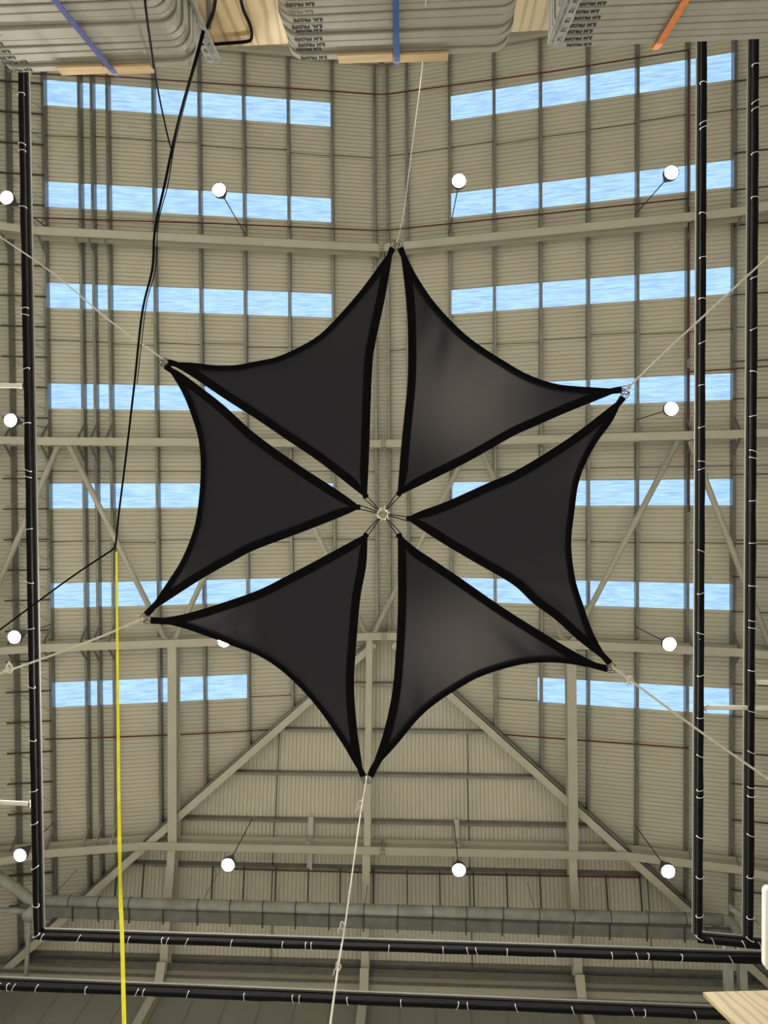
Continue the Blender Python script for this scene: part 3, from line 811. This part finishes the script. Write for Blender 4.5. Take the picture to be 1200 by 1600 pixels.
def stack(which, uc, vtop, width, rad, n, pitch, txt_off, seed, grp, dx0=0.0, depth=1.15):
    rnd = random.Random(seed)
    c = at(uc, vtop, ZTOP)
    me = None
    for i in range(n):
        t = pitch * 0.91
        e = empty('folding_table', (c.x + rnd.uniform(-0.006, 0.006), c.y + rnd.uniform(-0.007, 0.004) - (0.006 if i % 3 == 1 else 0), c.z - (i + 1) * pitch))
        e.rotation_euler.z = rnd.uniform(-0.006, 0.006)
        pos = 'topmost' if i == 0 else NTH[i] + ' from the top'
        tag(e, 'grey folding table, %s in the %s strapped stack' % (pos, which), 'table', grp)
        if me is None:
            o = rrect(width, depth, rad, t).build('table_top', 'table', e); me = o.data
        else:
            o = bpy.data.objects.new('table_top', me); COL.objects.link(o); o.parent = e
        k = 'S.M. PROPS' if (i in (5, 6) and which == 'middle') else 'S.M PROPS'
        faded = which == 'middle' and i == 7
        to = bpy.data.objects.new('stencilled_words', (TXTF if faded else TXT)[k]); COL.objects.link(to); to.parent = e
        to['label'] = 'black stencilled words S.M PROPS'
        # upright for somebody facing the stack: runs towards -X, up is +Z, faces +Y
        to.matrix_local = Matrix(((-1, 0, 0, txt_off + rnd.uniform(-0.025, 0.025)), (0, 0, 1, 0.0012), (0, 1, 0, t * 0.5), (0, 0, 0, 1)))
        s = rnd.uniform(0.9, 1.05); to.scale = (to.scale[0] * s, to.scale[1] * s, to.scale[2])
    return c
cm = stack('middle', 623, 90, 1.145, 0.085, 10, 0.0475, -0.445, 3, 'middle table stack')
cl = stack('left', 158, 109.5, 1.06, 0.085, 11, 0.0475, -0.46, 5, 'left table stack')
cr = stack('right', 1052, 69, 1.27, 0.03, 9, 0.0475, -0.50, 9, 'right table stack')

# straps over the stacks: down the front face and over the top
def strap(label, m, P, w, wd):
    e = empty('ratchet_strap'); tag(e, label, 'strap', 'straps round the table stacks')
    MB().ribbon(P, wd * w, 0.0022).build('webbing', m, e)
def strapfront(label, m, u0, v0, u1, v1, yf, w, back):
    # (u1, v1) at the top edge, (u0, v0) lower on the front face
    def onface(u, v, y):
        d = ray(u, v); return d * (y / d.y)
    a = onface(u1, v1, yf); b = onface(u0, v0, yf)
    b = a + (b - a) * 1.6
    P = [Vector((a.x, a.y - back, ZTOP + 0.03)), Vector((a.x, a.y - 0.01, ZTOP + 0.032)), a + Vector((0, 0.003, -0.0)), a.lerp(b, 0.5), b]
    strap(label, m, P, w, Vector((1, 0, 0)))
yb_ = 0.030
strapfront('blue strap down the front of the middle table stack', 'bluestrap', 618, 0, 620, 88, cm.y + 0.026, 0.030, 1.0)
strapfront('violet blue strap slanting across the left table stack', 'violetstrap', 85, 0, 173, 107, cl.y + 0.026, 0.030, 1.0)
strapfront('orange strap slanting across the right table stack', 'orangestrap', 1072, 0, 1031, 67, cr.y + 0.014, 0.034, 1.0)
# timber edge protectors under the straps
def protector(label, ua, ub, va, vb, c, proud):
    e = empty('edge_board'); tag(e, label, 'board', 'timber edge boards')
    a = at(ua, va, ZTOP - 0.003); b = at(ub, vb, ZTOP - 0.003)
    m_ = (a.x + b.x) / 2; y1 = c.y + proud
    for (x0, x1, dy) in ((a.x, m_ - 0.002, -0.004), (m_ + 0.002, b.x, 0.003)):
        mb = MB(); mb.box(x0, x1, y1 - 0.16, y1 + dy, ZTOP + 0.002, ZTOP + 0.008); mb.box(x0, x1, y1 - 0.012 + dy, y1 + dy, ZTOP - 0.055, ZTOP + 0.002)
        mb.build('board_half', 'timber', e)
protector('timber edge board under the blue strap on the middle stack', 529, 700, 90, 84, cm, 0.019)
protector('timber edge board under the violet strap on the left stack', 95, 240, 107, 105, cl, 0.019)

# the rack that carries the stacks: deck, slotted posts
rk = empty('storage_rack', (0, 0, 0)); tag(rk, 'slotted zinc posts of the rack holding the table stacks', 'rack')
zd = ZTOP - 11 * 0.0475 - 0.03
for (cc, n, w) in ((cm, 10, 1.2), (cl, 11, 1.1), (cr, 9, 1.3)):
    z = cc.z - n * 0.0475
    MB().box(cc.x - w / 2, cc.x + w / 2, cc.y - 1.2, cc.y - 0.05, z - 0.04, z - 0.001).build('deck', 'ply', rk)
    for sx in (-1, 1):
        for yy in (-0.15, -1.1):
            MB().box(cc.x + sx * (w / 2 - 0.08) - 0.04, cc.x + sx * (w / 2 - 0.08) + 0.04, cc.y + yy - 0.04, cc.y + yy + 0.04, -CAM_H, z - 0.041).build('leg', 'zinc', rk)
def slotted(u, v, z, s2, lean=0.0):
    """pair of slotted channels, top end at the pixel"""
    for k, (du, dz) in enumerate(((0, 0.0), (8 * s2, 0.012))):
        p = at(u + du, v, z + dz)
        q = Vector((p.x + lean, p.y - 0.01, 2.3))
        m = MB(); d = (q - p); L = d.length
        n = int(L / 0.06)
        # channel with real slots: two flanges and rungs across the face
        x = Vector((1, 0, 0)); yv = Vector((0, 1, 0)); w = 0.034
        for sx in (-1, 1):
            m.bar(p + x * sx * w / 2, q + x * sx * w / 2, 0.011, 0.004, up=yv)
            m.bar(p + x * sx * (w / 2 + 0.006), q + x * sx * (w / 2 + 0.006), 0.003, 0.02, up=yv, off=-0.02)
        for i in range(n):
            a = p + d * (i / n); b = p + d * ((i + 0.45) / n)
            m.bar(a, b, w - 0.008, 0.003, up=yv)
        m.build('slotted_post', 'zinc', rk)
slotted(331, 98, 3.9, 1, -0.03)
slotted(871, 69, 3.42, -1, 0.09)

# plywood sheet standing behind the stacks, its top edge just above them
def plywood():
    pz = 5.45
    a = at(300, 77, pz); b = at(900, 45, pz)
    yy = (a.y + b.y) / 2
    o = empty('plywood_sheet', (0, yy, 0)); tag(o, 'large knotty plywood sheet behind the three table stacks', 'plywood')
    zt0 = yy / (ray(300, 76).y) * ray(300, 76).z; zt1 = yy / (ray(900, 45).y) * ray(900, 45).z
    xa = -2.6; xb = 1.9
    d = (zt1 - zt0) / (b.x - a.x)
    za, zb = zt0 + (xa - a.x) * d, zt0 + (xb - a.x) * d
    m = MB(); m.hexa([(xa, 0, -CAM_H), (xb, 0, -CAM_H), (xb, -0.03, -CAM_H), (xa, -0.03, -CAM_H), (xa, 0, za), (xb, 0, zb), (xb, -0.03, zb), (xa, -0.03, za)])
    m.build('sheet', 'ply', o)
    return yy
yply = plywood()
def onY(u, v, y):
    d = ray(u, v); return d * (y / d.y)
e = MB().tube(spline([onY(372, -25, yply + 0.03), onY(380, 15, yply + 0.03), onY(391, 40, yply + 0.03), onY(393, 60, yply + 0.03), onY(385, 65, yply + 0.03), onY(350, 68, yply + 0.03), onY(312, 71, yply + 0.03)], 30), 0.012, 6).build('loose_cable', 'blackcable')
tag(e, 'thin black cable looped against the plywood between the left and middle stacks', 'cable')
e = MB().tube(spline([onY(338, -20, yply + 0.12), onY(335, 10, yply + 0.10), onY(330, 28, yply + 0.08), onY(322, 45, yply + 0.06)], 14), 0.014, 6).build('loose_cable', 'blackcable')
tag(e, 'short black cable hanging beside the left slotted post', 'cable')
e = MB().bar(onY(325, -30, yply + 0.02), onY(326.5, 42, yply + 0.02), 0.035, 0.02, up=Vector((0, 1, 0))).build('steel_strip', 'galvdark')
tag(e, 'short dark steel strip on the plywood behind the left slotted post', 'strip')

# ================================================================== FOREGROUND CABLE, TAPE, PLYWOOD CORNER
def cable(label, pts, r, n=60):
    e = MB().tube(spline([at(*p) for p in pts], n), r, 8).build('hanging_cable', 'blackcable'); tag(e, label, 'cable', 'black hanging cables')
cable('long black cable hanging from the left stack down past the left sails', [(318, 48, 3.5), (303, 105, 3.6), (283, 175, 4.2), (269, 232, 4.8), (258, 285, 5.0), (242, 360, 5.2), (238, 420, 5.4), (222, 490, 5.7), (210, 600, 6.0), (196, 720, 6.4), (186, 800, 6.6), (181, 848, 6.7), (178, 857, 6.7), (165, 866, 6.7), (100, 910, 6.8), (-30, 1006, 7.0)], 0.0095, 140)
cable('thin black cable crossing in front of the left table stack', [(224, -30, 2.9), (230, 30, 3.1), (245, 130, 3.8), (258, 195, 4.5), (266, 228, 4.8), (270, 236, 4.85)], 0.0055)
cable('second thin strand beside the long black cable', [(305, 100, 3.62), (288, 165, 4.15), (272, 230, 4.82), (262, 290, 5.0), (247, 350, 5.2), (243, 420, 5.4), (228, 480, 5.7), (214, 600, 6.0)], 0.004)
ytp = [(182, 862, 6.65), (182.5, 930, 6.4), (184, 1080, 5.9), (185.5, 1230, 5.4), (188, 1390, 4.9), (190, 1440, 4.8), (191.5, 1490, 4.7), (193, 1560, 4.55), (195, 1630, 4.4)]
P = [at(*q) for q in ytp]
P = spline(P, 50); wv = []
for i, p in enumerate(P):
    t = i / 49; tw = math.exp(-((t - 0.74) / 0.05) ** 2) * 1.25
    w = 0.022 + 0.008 * t
    wv.append(Vector((math.cos(tw) * w, 0, math.sin(tw) * w)))
e = MB().ribbon(P, wv, 0.0015).build('yellow_tape', 'yellowstrap'); tag(e, 'bright yellow tape hanging from the bend of the black cable', 'tape')

def corner_board():
    p0 = at(1098, 1550, 3.2); p1 = at(1330, 1544, 3.2); q0 = at(1172, 1622, 2.72)
    q1 = q0 + (p1 - p0); nrm = (p1 - p0).cross(q0 - p0).normalized()
    if nrm.dot(p0) < 0: nrm = -nrm
    t = nrm * 0.018
    k = empty('plywood_corner', p0); tag(k, 'pale plywood board corner poking in at the bottom right', 'plywood')
    down = q0 - p0; g = -CAM_H - p0.z
    full = down * (g / down.z)
    A, B, C_, D = Vector(), p1 - p0, p1 - p0 + full, full
    MB().hexa([A, B, C_, D, A + t, B + t, C_ + t, D + t]).build('board', 'plypale', k)
corner_board()
def white_panel():
    k = empty('white_panel'); tag(k, 'white rounded panel edge at the right border above the plywood corner', 'panel')
    z = 2.9
    a = at(1196, 1388, z); b = at(1196, 1516, z)
    mb = MB(); r = 0.02; h = b.y - a.y; n = 6; pts = []
    for cx, cy, a0 in ((a.x + r, a.y + r, 180), (a.x + 0.5 - r, a.y + r, 270), (a.x + 0.5 - r, b.y - r, 0), (a.x + r, b.y - r, 90)):
        for q in range(n + 1):
            t = math.radians(a0 + 90 * q / n); pts.append((cx + r * math.cos(t), cy + r * math.sin(t)))
    m_ = len(pts); mb.v = [(x, y, z) for x, y in pts] + [(x, y, z + 0.03) for x, y in pts]
    mb.f = [tuple(range(m_))[::-1], tuple(range(m_, 2 * m_))] + [(i, (i + 1) % m_, m_ + (i + 1) % m_, m_ + i) for i in range(m_)]
    mb.build('plate', 'panelwhite', k)
    MB().box(a.x + 0.22, a.x + 0.28, (a.y + b.y) / 2 - 0.03, (a.y + b.y) / 2 + 0.03, -CAM_H, z).build('stand', 'zinc', k)
white_panel()

# ------------------------------------------------------------------ small pieces belong to the part they sit on
UNDER = {'bolt': 'splice_plate', 'stencilled_words': 'table_top', 'tie': 'rolled_drape', 'link': 'ring', 'clamp_band': 'duct_run',
         'hanger_rod': 'tray', 'hanger': 'tray', 'end_plate': 'tube', 'hanger_hook': 'housing', 'corner_ring': 'cloth', 'knee_brace': 'rafter_half',
         'haunch': 'rafter_half', 'knot': 'line', 'eaves_lip': 'trim_1'}
base = lambda o: o.name.split('.')[0]
for thing in [o for o in sc.objects if o.parent is None and o.type == 'EMPTY' and 'label' in o.keys()]:
    kids = list(thing.children)
    for ch in kids:
        host = [k for k in kids if base(k) == UNDER.get(base(ch))]
        if not host: continue
        if base(ch) in ('knee_brace', 'haunch'):     # the half on its own side of the ridge (left half is built first)
            left = sum(v.co.x for v in ch.data.vertices) / len(ch.data.vertices) < X0
            host = [host[0] if left else host[-1]]
        ch.parent = host[0]      # parts carry no transform of their own, so the piece stays in place
# ------------------------------------------------------------------ lift everything so that the floor is at zero
for o in sc.objects:
    if o.parent is None: o.location.z += CAM_H
